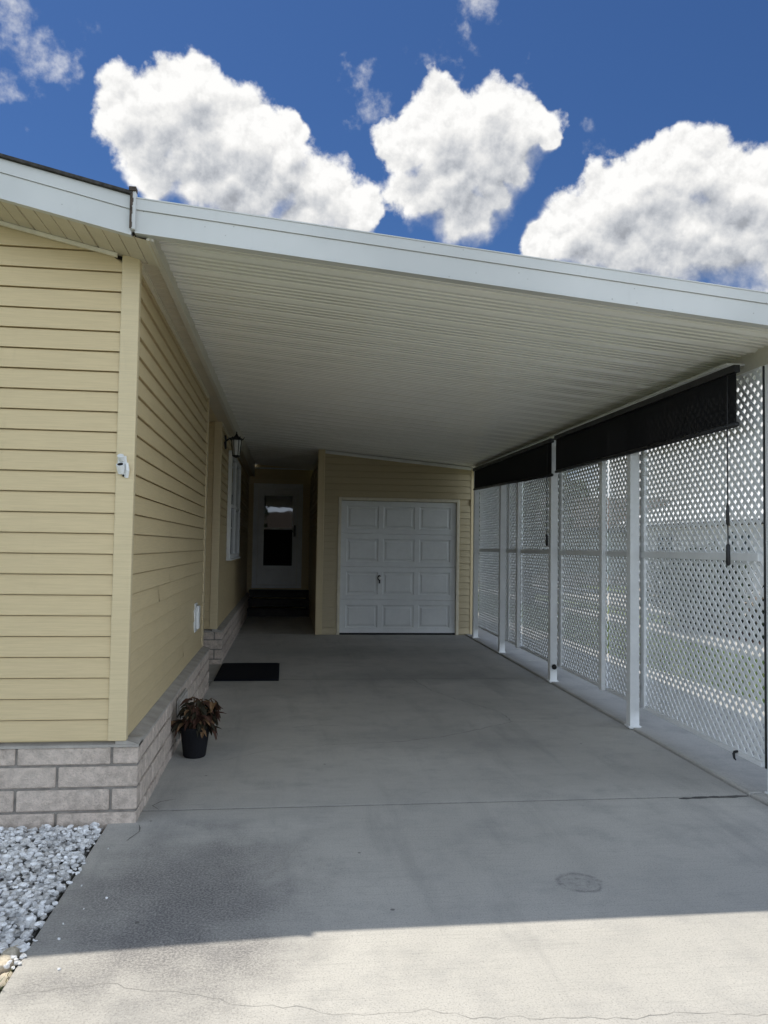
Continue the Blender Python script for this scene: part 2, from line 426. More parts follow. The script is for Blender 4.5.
# ------------------------------------------------------------------ siding
CO=.1016
def course(mb,P,u,n,z0,z1,a0,b0,a1,b1,m=0,step=.45):
    """one lap-siding course: P origin, u along, n outward; a..b extents at bottom/top"""
    if b0-a0<.005 and b1-a1<.005: return
    if b0-a0>2.4 and b1-a1>2.4 and not m and step<.5:          # boards lap end over end somewhere along the wall
        f=random.uniform(.25,.75)
        course(mb,P,u,n,z0,z1,a0,a0+(b0-a0)*f,a1,a0+(b0-a0)*f,m,.51); Q=(P[0]+n[0]*.0016,P[1]+n[1]*.0016)
        course(mb,Q,u,n,z0,z1,a0+(b0-a0)*f-.012,b0,a0+(b0-a0)*f-.012,b1,m,.51); return
    k=max(1,int((b0-a0)/step)); w=[random.uniform(-.0012,.0012) for _ in range(k+1)]
    def pt(s,z,o): return (P[0]+u[0]*s+n[0]*o,P[1]+u[1]*s+n[1]*o,z)
    for i in range(k):
        f0,f1=i/k,(i+1)/k
        s00,s01=a0+(b0-a0)*f0,a0+(b0-a0)*f1; s10,s11=a1+(b1-a1)*f0,a1+(b1-a1)*f1
        zl=z0+.006; q=.06
        t0=s00+(s10-s00)*q;t1=s01+(s11-s01)*q
        mb.face([pt(s00,z0+.002,-.013),pt(s01,z0+.002,-.013),pt(s01,z0,.0145+w[i+1]),pt(s00,z0,.0145+w[i])],m)
        mb.face([pt(s00,z0,.0155+w[i]),pt(s01,z0,.0155+w[i+1]),pt(t1,zl,.0155+w[i+1]),pt(t0,zl,.0155+w[i])],m)
        mb.face([pt(t0,zl,.0155+w[i]),pt(t1,zl,.0155+w[i+1]),pt(s11,z1-.0055,.0035),pt(s10,z1-.0055,.0035)],m)
        mb.face([pt(s10,z1-.0055,.0035),pt(s11,z1-.0055,.0035),pt(s11,z1-.0055,-.013),pt(s10,z1-.0055,-.013)],m)
        mb.face([pt(s10,z1-.0055,-.013),pt(s11,z1-.0055,-.013),pt(s11,z1+.002,-.013),pt(s10,z1+.002,-.013)],m)
def sidewall(mb,P,u,n,z0,z1,ext,m=0,backing=True):
    """ext(z) -> list of (a,b) spans at height z"""
    z=z0
    while z<z1-.004:
        t=min(z+CO,z1)
        e0,e1=ext(z+1e-4),ext(t-1e-4)
        if len(e0)==len(e1):
            for (a0,b0),(a1,b1) in zip(e0,e1): course(mb,P,u,n,z,t,a0,b0,a1,b1,m)
        z=t
def blocks(mb,P,u,n,length,rows,depth=.1,ends=(.375,.12)):
    """running-bond blocks with recessed mortar; ends = distance of the first joint from the far end, even / odd rows"""
    L,gp=.447,.013
    for r,(z0,z1) in enumerate(rows):
        s=(length-ends[r%2])%L-L
        while s<length:
            a,b=max(s,0),min(s+L-gp,length)
            if b-a>.03:
                j=random.uniform(-.004,.004)
                q=[(P[0]+u[0]*a+n[0]*o,P[1]+u[1]*a+n[1]*o) for o in (j,-depth)]+[(P[0]+u[0]*b+n[0]*o,P[1]+u[1]*b+n[1]*o) for o in (-depth,j)]
                mb.prism([(x,yy,z0) for x,yy in q],(0,0,z1-z0),0)
            s+=L
ROWS=[(-.05,.052),(.064,.164),(.176,.274),(.286,.368)]
def skirt(name,P,u,n,length,parent,ends=(.375,.12)):
    mb=MB(); blocks(mb,P,u,n,length,ROWS,.1,ends)
    q=[(P[0]+u[0]*s+n[0]*o,P[1]+u[1]*s+n[1]*o) for s,o in ((0.004,-.011),(length-.004,-.011),(length-.004,-.09),(0.004,-.09))]
    mb.prism([(x,y,-.05) for x,y in q],(0,0,.416),1)
    return mb.build(name,[M['block'],M['mortar']],parent,bevel=.005)
def cap(mb,P,u,n,length):
    a=Vector((P[0],P[1],0)); nn=Vector((n[0],n[1],0)); uu=Vector((u[0],u[1],0))
    pr=[(.004,.369),(.004,.381),(-.062,.402),(-.11,.402),(-.11,.369)]
    mb.prism([tuple(a+nn*o+Vector((0,0,z))) for o,z in pr],uu*length,0)

# ------------------------------------------------------------------ the home
HX,HY=-.778,4.04
home=thing('manufactured_home','tan lap sided single storey home with block skirting and gable front, left of the carport','house',(-4.6,10,0))
RX=-4.62                                        # ridge
def rake(x): return 2.815+.225*((HX-x) if x>RX else (HX-RX)-(RX-x))
w=MB()
def gext(z):
    if z<2.815: return [(-7.7,-.012)]
    s=(z-2.815)/.225; return [(-7.7+s,-s-.012)]
sidewall(w,(HX,HY),(1,0),(0,-1),.405,3.6,gext)
w.build('wall',M['siding'],home)
w=MB(); sidewall(w,(HX,HY),(0,1),(1,0),.405,2.80,lambda z:[(.0,3.66)]); w.build('wall',M['siding'],home)
w=MB(); sidewall(w,(-1.9,7.7),(0,1),(1,0),.405,2.80,lambda z:[(.0,1.53)])
sidewall(w,(-1.9,9.23),(1,0),(0,-1),.405,2.80,lambda z:[(.0,1.12)])
w.build('wall',M['siding'],home)
w=MB(); sidewall(w,(HX,9.23),(0,1),(1,0),.405,2.80,lambda z:[(.0,7.1)]); w.build('wall',M['siding'],home)
DX0,DX1=-.665,.345
w=MB(); sidewall(w,(HX,16.33),(1,0),(0,-1),.405,2.97,lambda z:[(.0,DX0-HX-.02),(DX1-HX+.02,1.34)] if .5<z<2.66 else [(0,1.34)]); w.build('wall',M['siding'],home)
# solid cores behind the siding so that no light leaks through
w=MB()
w.box(-8.4,HX-.02,HY+.02,7.68,.2,2.80); w.box(-8.4,-1.925,7.68,9.25,.2,2.80); w.box(-8.4,HX-.02,9.25,16.9,.2,2.80)
w.prism([(-8.4,HY+.02,2.80),(HX-.02,HY+.02,2.80),(RX,HY+.02,rake(RX)-.01)],(0,12.8,0))
w.box(HX,.58,16.352,16.9,-.02,3.05)
w.build('core_wall',M['trim_tan'],home)
def cpost(x0,x1,y0,y1,z0,z1,parent,m='trim_tan'):
    c=MB(); c.box(x0,x1,y0,y1,z0,z1); return c.build('corner_post',M[m],parent,bevel=.006,seg=2)
cpost(HX-.068,HX+.022,HY-.022,HY+.03,.40,2.826,home)
cpost(HX-.03,HX+.02,7.60,7.70,.40,2.80,home)
cpost(HX-.068,HX+.022,9.208,9.26,.40,2.80,home)
# skirting
sk=skirt('skirting',(-8.3,4.03),(1,0),(0,-1),7.60,home)
c=MB(); cap(c,(-8.3,4.03),(1,0),(0,-1),7.604); c.build('skirting_cap',M['cap'],sk)
sk=skirt('skirting',(-.70,4.143),(0,1),(1,0),3.56,home,(.3,.08))
c=MB(); cap(c,(-.70,4.03),(0,1),(1,0),3.675); c.build('skirting_cap',M['cap'],sk)
vt=MB()
vt.box(-.699,-.688,5.42,5.86,.05,.33)
for i in range(11): vt.box(-.688,-.676,5.44+i*.038,5.455+i*.038,.065,.315)
vt.build('foundation_vent',M['cap'],sk,bevel=.002)
sk=skirt('skirting',(-1.9,9.2),(1,0),(0,-1),1.2,home,(.3,.08))
c=MB(); cap(c,(-1.9,9.2),(1,0),(0,-1),1.204); c.build('skirting_cap',M['cap'],sk)
sk=skirt('skirting',(-.70,9.313),(0,1),(1,0),6.98,home,(.3,.08))
c=MB(); cap(c,(-.70,9.2),(0,1),(1,0),7.1); c.build('skirting_cap',M['cap'],sk)
# gable soffit (sloped, grooved across) and the two front fascia boards
s=MB(); x=-8.2; prof=[]
k=0; xx=HX+.13
while xx>RX:
    big=(k%4==0)
    gw=.012 if big else .006
    for o,dz in ((0,0),(gw*.3,.009 if big else .005),(gw*.7,.009 if big else .005),(gw,0)): prof.append((xx-o,rake(xx-o)-.004+dz))
    xx-=.0765; k+=1
prof.append((RX,rake(RX)-.004))
for a,b in zip(prof[:-1],prof[1:]): s.face([(a[0],3.70,a[1]),(b[0],3.70,b[1]),(b[0],4.05,b[1]),(a[0],4.05,a[1])])
s.face([(RX,3.70,rake(RX)-.004),(-8.5,3.70,rake(-8.5)-.004),(-8.5,4.05,rake(-8.5)-.004),(RX,4.05,rake(RX)-.004)])
s.build('soffit',M['soffit'],home)
t=MB(); t.prism([(HX-.09,4.02,rake(HX-.09)-.026),(RX,4.02,rake(RX)-.026),(RX,4.02,rake(RX)-.006),(HX-.09,4.02,rake(HX-.09)-.006)],(0,-.016,0)); t.build('soffit_trim',M['cream'],home)
def fz(x): return rake(x)
def rboard(mb,x0,x1,lo,hi,y0,y1,m=0):
    mb.prism([(x0,y0,fz(x0)+lo),(x1,y0,fz(x1)+lo),(x1,y0,fz(x1)+hi),(x0,y0,fz(x0)+hi)],(0,y1-y0,0),m)
t=MB(); rboard(t,-.738,RX,-.004,.112,3.682,3.702); rboard(t,-.738,RX,.1135,.176,3.675,3.702); rboard(t,-.738,RX,-.007,.004,3.678,3.715); t.build('fascia',M['fascia'],home)
t=MB(); rboard(t,RX,-8.55,-.004,.112,3.682,3.702); rboard(t,RX,-8.55,.1135,.176,3.675,3.702); t.build('fascia',M['fascia'],home)
# side eave: soffit, edge board and wall-top trim
s=MB(); yy=4.05; pts=[]
while yy<16.4:
    for o,dz in ((0,0),(.002,.005),(.005,.005),(.007,0)): pts.append((yy+o,2.80+dz))
    yy+=.0765
for a,b in zip(pts[:-1],pts[1:]): s.face([(HX-.02,a[0],a[1]),(-.66,a[0],a[1]),(-.66,b[0],b[1]),(HX-.02,b[0],b[1])])
s.face([(-1.9,7.6,2.806),(HX-.02,7.6,2.806),(HX-.02,9.3,2.806),(-1.9,9.3,2.806)])
s.build('soffit',M['soffit'],home)
t=MB(); t.prism([(-.672,3.712,2.792),(-.672,16.32,2.792),(-.672,16.32,3.10),(-.672,3.712,2.885)],(.02,0,0)); t.box(-.674,-.642,3.71,16.32,2.786,2.80); t.build('eave_board',M['eave'],home)
t=MB(); t.box(HX-.01,HX+.026,4.06,7.6,2.775,2.799); t.box(HX-.01,HX+.026,9.27,16.3,2.775,2.799); t.build('soffit_trim',M['cream'],home)
t=MB(); t.box(HX,.56,16.30,16.334,2.95,2.985); t.build('wall_trim',M['white'],home)
# roof
rf=MB()
for sx in (1,-1):
    e=RX+sx*(-.735-RX)
    pa=[(RX,3.655,rake(RX)+.178),(e,3.655,rake(-.735)+.178),(e,3.655,rake(-.735)+.192),(RX,3.655,rake(RX)+.192)]
    rf.prism(pa,(0,13.4,0))
rf.build('roof',M['shingle'],home)
# window in the far wall: two sashes side by side
def window(name,parent,y0,y1,z0,z1,x,sgn=1):
    f=MB(); tk=.055; d0=x; d1=x+sgn*.05
    X=lambda a,b:(min(a,b),max(a,b))
    f.box(*X(d0,d1),y0,y0+tk,z0,z1); f.box(*X(d0,d1),y1-tk,y1,z0,z1)
    f.box(*X(d0,d1),y0+tk,y1-tk,z1-tk,z1); f.box(*X(d0,d1),y0+tk,y1-tk,z0,z0+tk)
    ym=(y0+y1)/2; f.box(*X(d0,d1-sgn*.004),ym-.03,ym+.03,z0+tk,z1-tk)
    zm=(z0+z1)/2
    for a,b in ((y0+tk,ym-.03),(ym+.03,y1-tk)): f.box(*X(d0,d1-sgn*.012),a,b,zm-.02,zm+.02)
    fr=f.build(name,M['white'],parent,bevel=.003)
    p=MB()
    for a,b in ((y0+tk,ym-.03),(ym+.03,y1-tk)):
        for c0,c1 in ((z0+tk,zm-.02),(zm+.02,z1-tk)): p.box(*X(d0+sgn*.004,d0+sgn*.02),a,b,c0,c1)
    p.build('pane',M['glass'],fr)
    t=MB(); t.box(*X(d0,d1+sgn*.02),y0-.02,y1+.02,z0-.025,z0-.002); t.build('sill',M['white'],fr,bevel=.003)
    return fr
window('window',home,10.45,12.55,1.19,2.62,HX+.012)
# storm door at the end of the passage
dr=MB()
ya,yb=16.27,16.325
for a,b,c,e in ((DX0,DX0+.1,.56,2.65),(DX1-.1,DX1,.56,2.65),(DX0+.1,DX1-.1,2.54,2.65)): dr.box(a,b,ya,yb,c,e)
dr.box(DX0,DX1,ya-.03,yb,.50,.558)
dfr=dr.build('door_frame',M['white'],home,bevel=.004)
dl=MB(); a,b=DX0+.104,DX1-.104
ya,yb=16.262,16.30
gx0,gx1,gz0,gz1=a+.12,b-.1,.96,2.40
dl.box(a,gx0,ya,yb,.565,2.535); dl.box(gx1,b,ya,yb,.565,2.535); dl.box(gx0,gx1,ya,yb,gz1,2.535); dl.box(gx0,gx1,ya,yb,.565,gz0)
dl.box(gx0,gx1,ya+.004,yb,1.70,1.735)
dl.box(a+.06,b-.06,ya-.006,ya-.0005,.63,.88)
door=dl.build('door',M['white'],home,bevel=.003)
p=MB(); p.box(gx0,gx1,ya+.016,ya+.022,1.735,gz1); p.build('glass_pane',M['glass'],door)
p=MB(); p.box(gx0,gx1,ya+.016,ya+.022,gz0,1.70); p.build('screen_pane',M['screen'],door)
p=MB(); p.box(b-.075,b-.035,ya-.012,ya-.0005,1.56,1.80); p.tube([(b-.055,ya-.01,1.66),(b-.055,ya-.05,1.66),(b-.13,ya-.052,1.66)],.011,8); p.build('handle',M['black'],door,bevel=.002)
# steps to that door
stp=thing('entry_steps','dark board steps below the white storm door','steps',(-.1,15.7,0))
for i in range(3):
    q=MB(); q.box(DX0-.04,.5,15.3+i*.31,15.3+(i+1)*.31+.03,.14+i*.165-.035,.14+i*.165); q.build('tread',M['step'],stp,bevel=.006)
    q=MB(); q.box(DX0-.03,.49,15.33+i*.31,15.345+i*.31,.002+i*.165,.14+i*.165-.036); q.build('riser',M['step'],stp)
for xx in (DX0-.03,.45):
    q=MB(); q.prism([(xx,15.35,.003),(xx,16.25,.003),(xx,16.25,.43),(xx,15.98,.43),(xx,15.98,.265),(xx,15.67,.265),(xx,15.67,.1),(xx,15.35,.1)],(.04,0,0)); q.build('stringer',M['step'],stp)

# ------------------------------------------------------------------ carport
def CZ(x,y): return 2.754-.087*x+.015*y
cp=thing('carport','white metal lean-to carport roof on square posts over the driveway','carport',(1.1,8,0))
X0,X1=-.664,3.02
c=MB(); prof=[]; y=3.70; k=0; PP=.0610
while y<16.36:
    big=k%5==0
    if big: prof+=[(y,-.014),(y+.003,.022),(y+.030,.022),(y+.034,-.003)]
    else: prof+=[(y,-.003),(y+.003,.011),(y+.026,.011),(y+.030,-.003)]
    y+=PP; k+=1
prof.append((16.36,0))
for (a,da),(b,db) in zip(prof[:-1],prof[1:]):
    c.face([(X0,a,CZ(X0,a)+da),(X0,b,CZ(X0,b)+db),(X1,b,CZ(X1,b)+db),(X1,a,CZ(X1,a)+da)])
def top(x,y): return CZ(x,y)+.055
c.prism([(X0,3.70,top(X0,3.7)-.03),(X1,3.70,top(X1,3.7)-.03),(X1,3.70,top(X1,3.7)),(X0,3.70,top(X0,3.7))],(0,12.66,12.66*.015))
c.build('roof_panel',M['ceiling'],cp)
# front fascia, slightly out of square like the real one
def FY(x): return 3.70-.026*(x+.73)
def FB(x): return 2.815-.0965*(x+.73)
t=MB()
def fb(lo,hi,proud,deep,m=0,x0=-.722,x1=3.06):
    P=[]
    for x in (x0,x1):
        P.append([(x,FY(x)-proud,FB(x)+lo),(x,FY(x)-proud,FB(x)+hi),(x,FY(x)+deep,FB(x)+hi),(x,FY(x)+deep,FB(x)+lo)])
    A,B=P
    t.face([A[3],A[2],A[1],A[0]],m); t.face(B,m)
    for i in range(4): j=(i+1)%4; t.face([A[i],A[j],B[j],B[i]],m)
fb(.004,.104,.018,.004); fb(.1055,.156,.026,.10); fb(-.004,.0035,.022,.03); fb(.1565,.162,.03,.06)
t.build('fascia',M['fascia'],cp)
t=MB(); t.box(-.742,-.718,3.660,3.70,2.82,3.0); t.build('seam_cap',M['fascia'],cp,bevel=.003)
t=MB()
z=2.83
while z<3.0:
    h=random.uniform(.01,.04); a=random.uniform(-.742,-.735); t.box(a,a+random.uniform(.004,.011),3.6575,3.6605,z,z+h); z+=h+random.uniform(0,.012)
t.box(-.7435,-.7335,3.6585,3.6602,2.822,2.998)
t.box(-.748,-.716,3.650,3.69,2.998,3.016)
t.build('seam_caulk',M['grime'],cp)
# side beam, trim line over the blinds, outer gutter
def ybox(mb,x0,x1,y0,y1,lo0,hi0,lo1,hi1):
    A=[(x0,y0,lo0),(x1,y0,lo0),(x1,y0,hi0),(x0,y0,hi0)];B=[(x0,y1,lo1),(x1,y1,lo1),(x1,y1,hi1),(x0,y1,hi1)]
    mb.face(A);mb.face(B[::-1])
    for i in range(4): j=(i+1)%4; mb.face([A[j],A[i],B[i],B[j]])
t=MB(True); ybox(t,2.812,2.90,3.72,12.1,2.462,2.59,2.585,2.70); t.build('beam',M['eave'],cp)
t=MB(True); ybox(t,2.69,2.811,4.42,12.1,2.5125,2.5255,2.630,2.643); t.build('beam_trim',M['white'],cp)
t=MB(True); ybox(t,2.93,3.06,3.66,12.3,2.47,2.60,2.60,2.72); t.build('gutter',M['fascia'],cp)
for yp in (4.09,5.79,7.83,10.02,11.70):
    t=MB(True); xo=2.783 if yp<5 else 2.66; zb=.0165 if yp<5 else .003
    t.box(xo,xo+.076,yp,yp+.076,zb,2.46+.0155*(yp-4.2))
    o=t.build('post',M['post'],cp,bevel=.004,seg=2)
    q=MB(True); q.box(xo-.012,xo+.088,yp-.01,yp+.086,.0168 if xo>2.7 else .0162,.028); q.build('base_plate',M['post'],o,bevel=.002)

# ------------------------------------------------------------------ lattice
def clip(poly,y0,y1,z0,z1):
    def cut(P,ax,v,keep_gt):
        out=[]
        for i in range(len(P)):
            a,b=P[i],P[(i+1)%len(P)]
            ia=(a[ax]>=v) if keep_gt else (a[ax]<=v); ib=(b[ax]>=v) if keep_gt else (b[ax]<=v)
            if ia: out.append(a)
            if ia!=ib:
                f=(v-a[ax])/(b[ax]-a[ax]); out.append((a[0]+(b[0]-a[0])*f,a[1]+(b[1]-a[1])*f))
        return out
    for ax,v,k in ((0,y0,True),(0,y1,False),(1,z0,True),(1,z1,False)):
        poly=cut(poly,ax,v,k)
        if len(poly)<3: return []
    return poly
lt=thing('lattice_screen','long white diagonal lattice privacy screen along the right side of the carport','lattice screen',(2.83,8,0))
P_=.0725; WS=.0228
def lat(y0,y1,z0,z1):
    mb=MB(True)
    hw=WS/2*math.sqrt(2)           # half width measured along y
    for s,xa in ((1,2.792),(-1,2.7972)):
        k0=int(math.floor((min(y0-s*z0,y0-s*z1))/P_))-1; k1=int(math.ceil(max(y1-s*z0,y1-s*z1)/P_))+1
        for k in range(k0,k1+1):
            c0=k*P_+(P_*.37 if s>0 else 0)
            A=z0-.2;B=z1+.2
            poly=[(c0+s*A-hw,A),(c0+s*A+hw,A),(c0+s*B+hw,B),(c0+s*B-hw,B)]
            poly=clip(poly,y0,y1,z0,z1)
            if len(poly)>=3: mb.prism([(xa,a,b) for a,b in poly],(.0056,0,0))
    return mb.build('lattice_panel',M['lattice'],lt)
ZB,ZT=.168,2.456
PY=(5.80,6.57,7.84,9.40,10.03)
ed=[4.20]+[v for q in PY for v in (q,q+.04)]+[11.95]
for a,b in zip(ed[::2],ed[1::2]):
    lat(a,b,ZB+.006,1.341); lat(a,b,1.354,ZT-.006)
t=MB(True); t.box(2.762,2.7915,4.21,11.97,1.322,1.372); t.build('mid_rail',M['lattice'],lt,bevel=.003)
t=MB(True); t.box(2.776,2.812,4.21,11.97,ZB-.016,ZB+.012); t.build('bottom_rail',M['lattice'],lt,bevel=.003)
t=MB(True); t.box(2.782,2.809,4.21,11.97,ZT-.012,ZT+.004); t.build('top_rail',M['lattice'],lt,bevel=.003)
for yp in PY:
    t=MB(True); big=yp in (6.57,9.40)
    t.box(2.722 if big else 2.77,2.7615 if big else 2.7917,yp-.015,yp+.055,ZB-.01,2.45); t.build('stud',M['post'],lt,bevel=.003)
t=MB(True); t.box(2.790,2.802,4.190,4.200,ZB-.02,2.46); t.build('end_channel',M['black'],lt,bevel=.002)

# ------------------------------------------------------------------ roller blinds
def blind(label,y0,y1,zt0,zt1,zb0,zb1,cord,cz):
    o=thing('roller_blind',label,'roller blind',(2.66,(y0+y1)/2,2.4),'black roller blinds along the lattice')
    f=MB(True); n=24
    for i in range(n):
        P=[]
        for s in (i/n,(i+1)/n):
            y=y0+(y1-y0)*s; x=2.642+.006*math.sin(y*2.3); P.append(((x,y,zb0+(zb1-zb0)*s),(x,y,zt0+(zt1-zt0)*s)))
        f.face([P[0][0],P[1][0],P[1][1],P[0][1]])
    f.build('fabric',M['blind'],o)
    t=MB(True); ybox(t,2.62,2.658,y0-.01,y1+.01,zt0-.03,zt0+.012,zt1-.03,zt1+.012); t.build('headrail',M['black'],o,bevel=.004)
    t=MB(True); t.tube([(2.642,y0-.004,zb0),(2.642,y1+.004,zb1)],.016,10); t.build('bottom_bar',M['black'],o,smooth=True)
    t=MB(True); t.tube([(2.63,cord,zt0-.02),(2.628,cord,zb0),(2.63,cord,cz)],.0042,6)
    cc=t.build('pull_cord',M['black'],o)
    t=MB(True); t.tube([(2.63,cord,cz+.09),(2.63,cord,cz+.08),(2.63,cord,cz-.03),(2.63,cord,cz-.04)],[.004,.012,.014,.006],8); t.build('cord_tassel',M['black'],cc,smooth=True)
    if cz<1.4:
        t=MB(True); t.tube([(2.6285,cord,1.66),(2.6285,cord,1.64),(2.629,cord,1.54),(2.629,cord,1.53)],[.004,.010,.011,.004],8); t.build('cord_stop',M['black'],cc,smooth=True)
    return o
blind('black roller blind nearest the driveway front, hanging in front of white lattice',4.22,7.60,2.452,2.515,2.117,2.162,4.30,1.335)
blind('black roller blind at the garage end, beside the shed corner',7.74,11.66,2.508,2.584,2.142,2.275,7.87,1.45)
for yy,lb in ((4.46,'small black cord hook low on the lattice, nearest the driveway front'),(7.826,'small black cord hook at the foot of the middle carport post')):
    t=MB(True); t.tube([(2.775,yy,.178),(2.755,yy,.174),(2.748,yy-.004,.165),(2.75,yy-.006,.14),(2.76,yy-.008,.128)],[.008,.009,.009,.007,.004],8)
    if yy>7: t=MB(True); t.lathe([(.001,-.028),(.02,-.02),(.028,0),(.02,.02),(.001,.028)],(2.70,yy-.012,.17),12)
    tag(t.build('cord_hook',M['black'],smooth=True),lb,'hook',group='blind cord hooks')
# ------------------------------------------------------------------ storage shed with garage door
sh=thing('storage_shed','tan sided storage shed with a white panelled garage door at the carport end','shed',(1.74,12.2,0))
SX0,SX1,SY=.505,2.955,12.2
G0,G1,GH=.86,2.70,2.10
def sxt(z):
    lim=(2.754+.015*SY-.02-z)/.087
    b=min(SX1-.02,lim)-SX0; a=.08
    if b<=a: return []
    return [(a,G0-.045-SX0),(G1+.045-SX0,b)] if z<GH+.04 else [(a,b)]
w=MB(); sidewall(w,(SX0,SY),(1,0),(0,-1),.02,2.87,sxt); w.build('wall',M['shed_siding'],sh)
w=MB(); sidewall(w,(SX0,SY),(0,1),(-1,0),.02,2.80,lambda z:[(.03,4.1)]); w.build('wall',M['shed_siding'],sh)
w=MB(); w.box(SX0+.02,G0-.04,SY+.02,16.3,0.001,2.79); w.box(G1+.04,SX1-.01,SY+.02,16.3,0.001,2.65); w.box(G0-.04,G1+.04,SY+.25,16.3,.001,2.65)
w.prism([(G0-.04,SY+.02,GH+.02),(G1+.04,SY+.02,GH+.02),(G1+.04,SY+.02,2.67),(G0-.04,SY+.02,2.81)],(0,.229,0)); w.build('core_wall',M['shed_siding'],sh)
cpost(SX0-.02,SX0+.085,SY-.022,SY+.08,.004,CZ(SX0,SY)-.012,sh)
cpost(SX1-.03,SX1+.02,SY-.02,SY+.03,.004,CZ(SX1,SY)-.02,sh)
t=MB(); A=[(x,SY-.03,CZ(x,SY)-.062) for x in (SX0+.09,SX1-.03)]
t.prism([A[0],A[1],(A[1][0],A[1][1],A[1][2]+.046),(A[0][0],A[0][1],A[0][2]+.046)],(0,.03,0)); t.build('ceiling_trim',M['white'],sh)
f=MB(); f.box(G0-.045,G0,SY-.025,SY+.05,.003,GH+.045); f.box(G1,G1+.045,SY-.025,SY+.05,.003,GH+.045); f.box(G0,G1,SY-.025,SY+.05,GH,GH+.045); f.build('door_frame',M['cream'],sh,bevel=.003)
gd=MB(); gy=SY+.02
zs=[.028,.545,1.062,1.58,2.095]; cols=[G0+.004,G1-.004]; Wd=cols[1]-cols[0]
pw=(Wd-.09*2-.075*2)/3
px=[]
for i in range(3): a=cols[0]+.09+i*(pw+.075); px.append((a,a+pw))
for zi in range(4):
    za,zb=zs[zi]+.004,zs[zi+1]-.004
    pz=(za+.075,zb-.075)
    xb=[cols[0]]+[v for p in px for v in p]+[cols[1]]; zz=[za,pz[0],pz[1],zb]
    F=lambda x,y,z:(x,gy+y,z)
    for i in range(len(xb)-1):
        for j in range(3):
            if i%2==1 and j==1:
                x0,x1,z0,z1=xb[i],xb[i+1],zz[1],zz[2]
                rings=[(0,0),(.014,.013),(.036,.013),(.052,.002)]
                for (a,da),(b,db) in zip(rings[:-1],rings[1:]):
                    o=[F(x0+a,da,z0+a),F(x1-a,da,z0+a),F(x1-a,da,z1-a),F(x0+a,da,z1-a)]
                    q=[F(x0+b,db,z0+b),F(x1-b,db,z0+b),F(x1-b,db,z1-b),F(x0+b,db,z1-b)]
                    for n in range(4): gd.face([o[n],o[(n+1)%4],q[(n+1)%4],q[n]])
                a,da=rings[-1]; gd.face([F(x0+a,da,z0+a),F(x1-a,da,z0+a),F(x1-a,da,z1-a),F(x0+a,da,z1-a)])
            else: gd.face([F(xb[i],0,zz[j]),F(xb[i+1],0,zz[j]),F(xb[i+1],0,zz[j+1]),F(xb[i],0,zz[j+1])])
    # rounded section lips
    gd.face([F(cols[0],0,zb),F(cols[1],0,zb),F(cols[1],.014,zb+.004),F(cols[0],.014,zb+.004)])
    gd.face([F(cols[0],.014,za-.004),F(cols[1],.014,za-.004),F(cols[1],0,za),F(cols[0],0,za)])
gd.box(cols[0],cols[1],gy+.02,gy+.04,.028,2.095,1)
gdo=gd.build('garage_door',[M['door_white'],M['dark_gap']],sh)
t=MB(); t.box(cols[0],cols[1],gy-.006,gy+.03,.003,.031); t.build('bottom_seal',M['rubber'],gdo)
hx,hz=1.475,.89
t=MB(); t.prism([(hx+.03*math.cos(a),gy-.006,hz+.045*math.sin(a)) for a in [i*math.pi/8 for i in range(16)]],(0,.006,0),1)
t.tube([(hx,gy-.006,hz),(hx,gy-.05,hz)],.012,10); t.box(hx-.012,hx+.012,gy-.062,gy-.046,hz-.085,hz+.025,1)
hd=t.build('door_handle',[M['steel'],M['black']],gdo)
t=MB(); t.tube([(hx+.004,gy-.0625,hz),(hx+.004,gy-.072,hz),(hx+.004,gy-.088,hz),(hx+.004,gy-.094,hz)],[.016,.026,.024,.008],14); t.build('knob',M['white'],hd,smooth=True)

# ------------------------------------------------------------------ small things
m_=MB()
m_.box(-.685,-.035,8.06,9.2,.002,.014)
m_.box(-.665,-.055,8.08,9.18,.0145,.02)
tag(m_.build('doormat',M['mat'],bevel=.004),'dark rectangular doormat lying on the concrete beside the home','doormat')

pt=thing('potted_plant','wilted brown potted plant in a black pot beside the block skirting','potted plant',(-.555,5.24,0))
q=MB(); q.lathe([(.001,.003),(.066,.003),(.072,.01),(.093,.175),(.101,.177),(.103,.198),(.098,.2),(.093,.197),(.088,.165),(.001,.16)],(-.555,5.24,0),28); q.build('pot',M['pot'],pt,smooth=False)
q=MB(); q.lathe([(.089,.166),(.06,.178),(.03,.174),(.001,.18)],(-.555,5.24,0),16); q.build('soil',M['soil'],pt,smooth=True)
lf=MB(); sm=MB()
def leaf(p,d,up,L,W,curl,m):
    d=Vector(d).normalized(); up=Vector(up); side=d.cross(up).normalized(); up=side.cross(d)
    prof=[(0,.08),(.2,.7),(.45,1),(.7,.75),(.9,.35),(1,.03)]
    rows=[]
    for t,wd in prof:
        c=Vector(p)+d*L*t-up*curl*L*t*t; f=.35*W*wd
        rows.append((c-side*W*wd*.5+up*f,c,c+side*W*wd*.5+up*f))
    for a,b in zip(rows[:-1],rows[1:]):
        for i in (0,1): lf.face([a[i],a[i+1],b[i+1],b[i]],m)
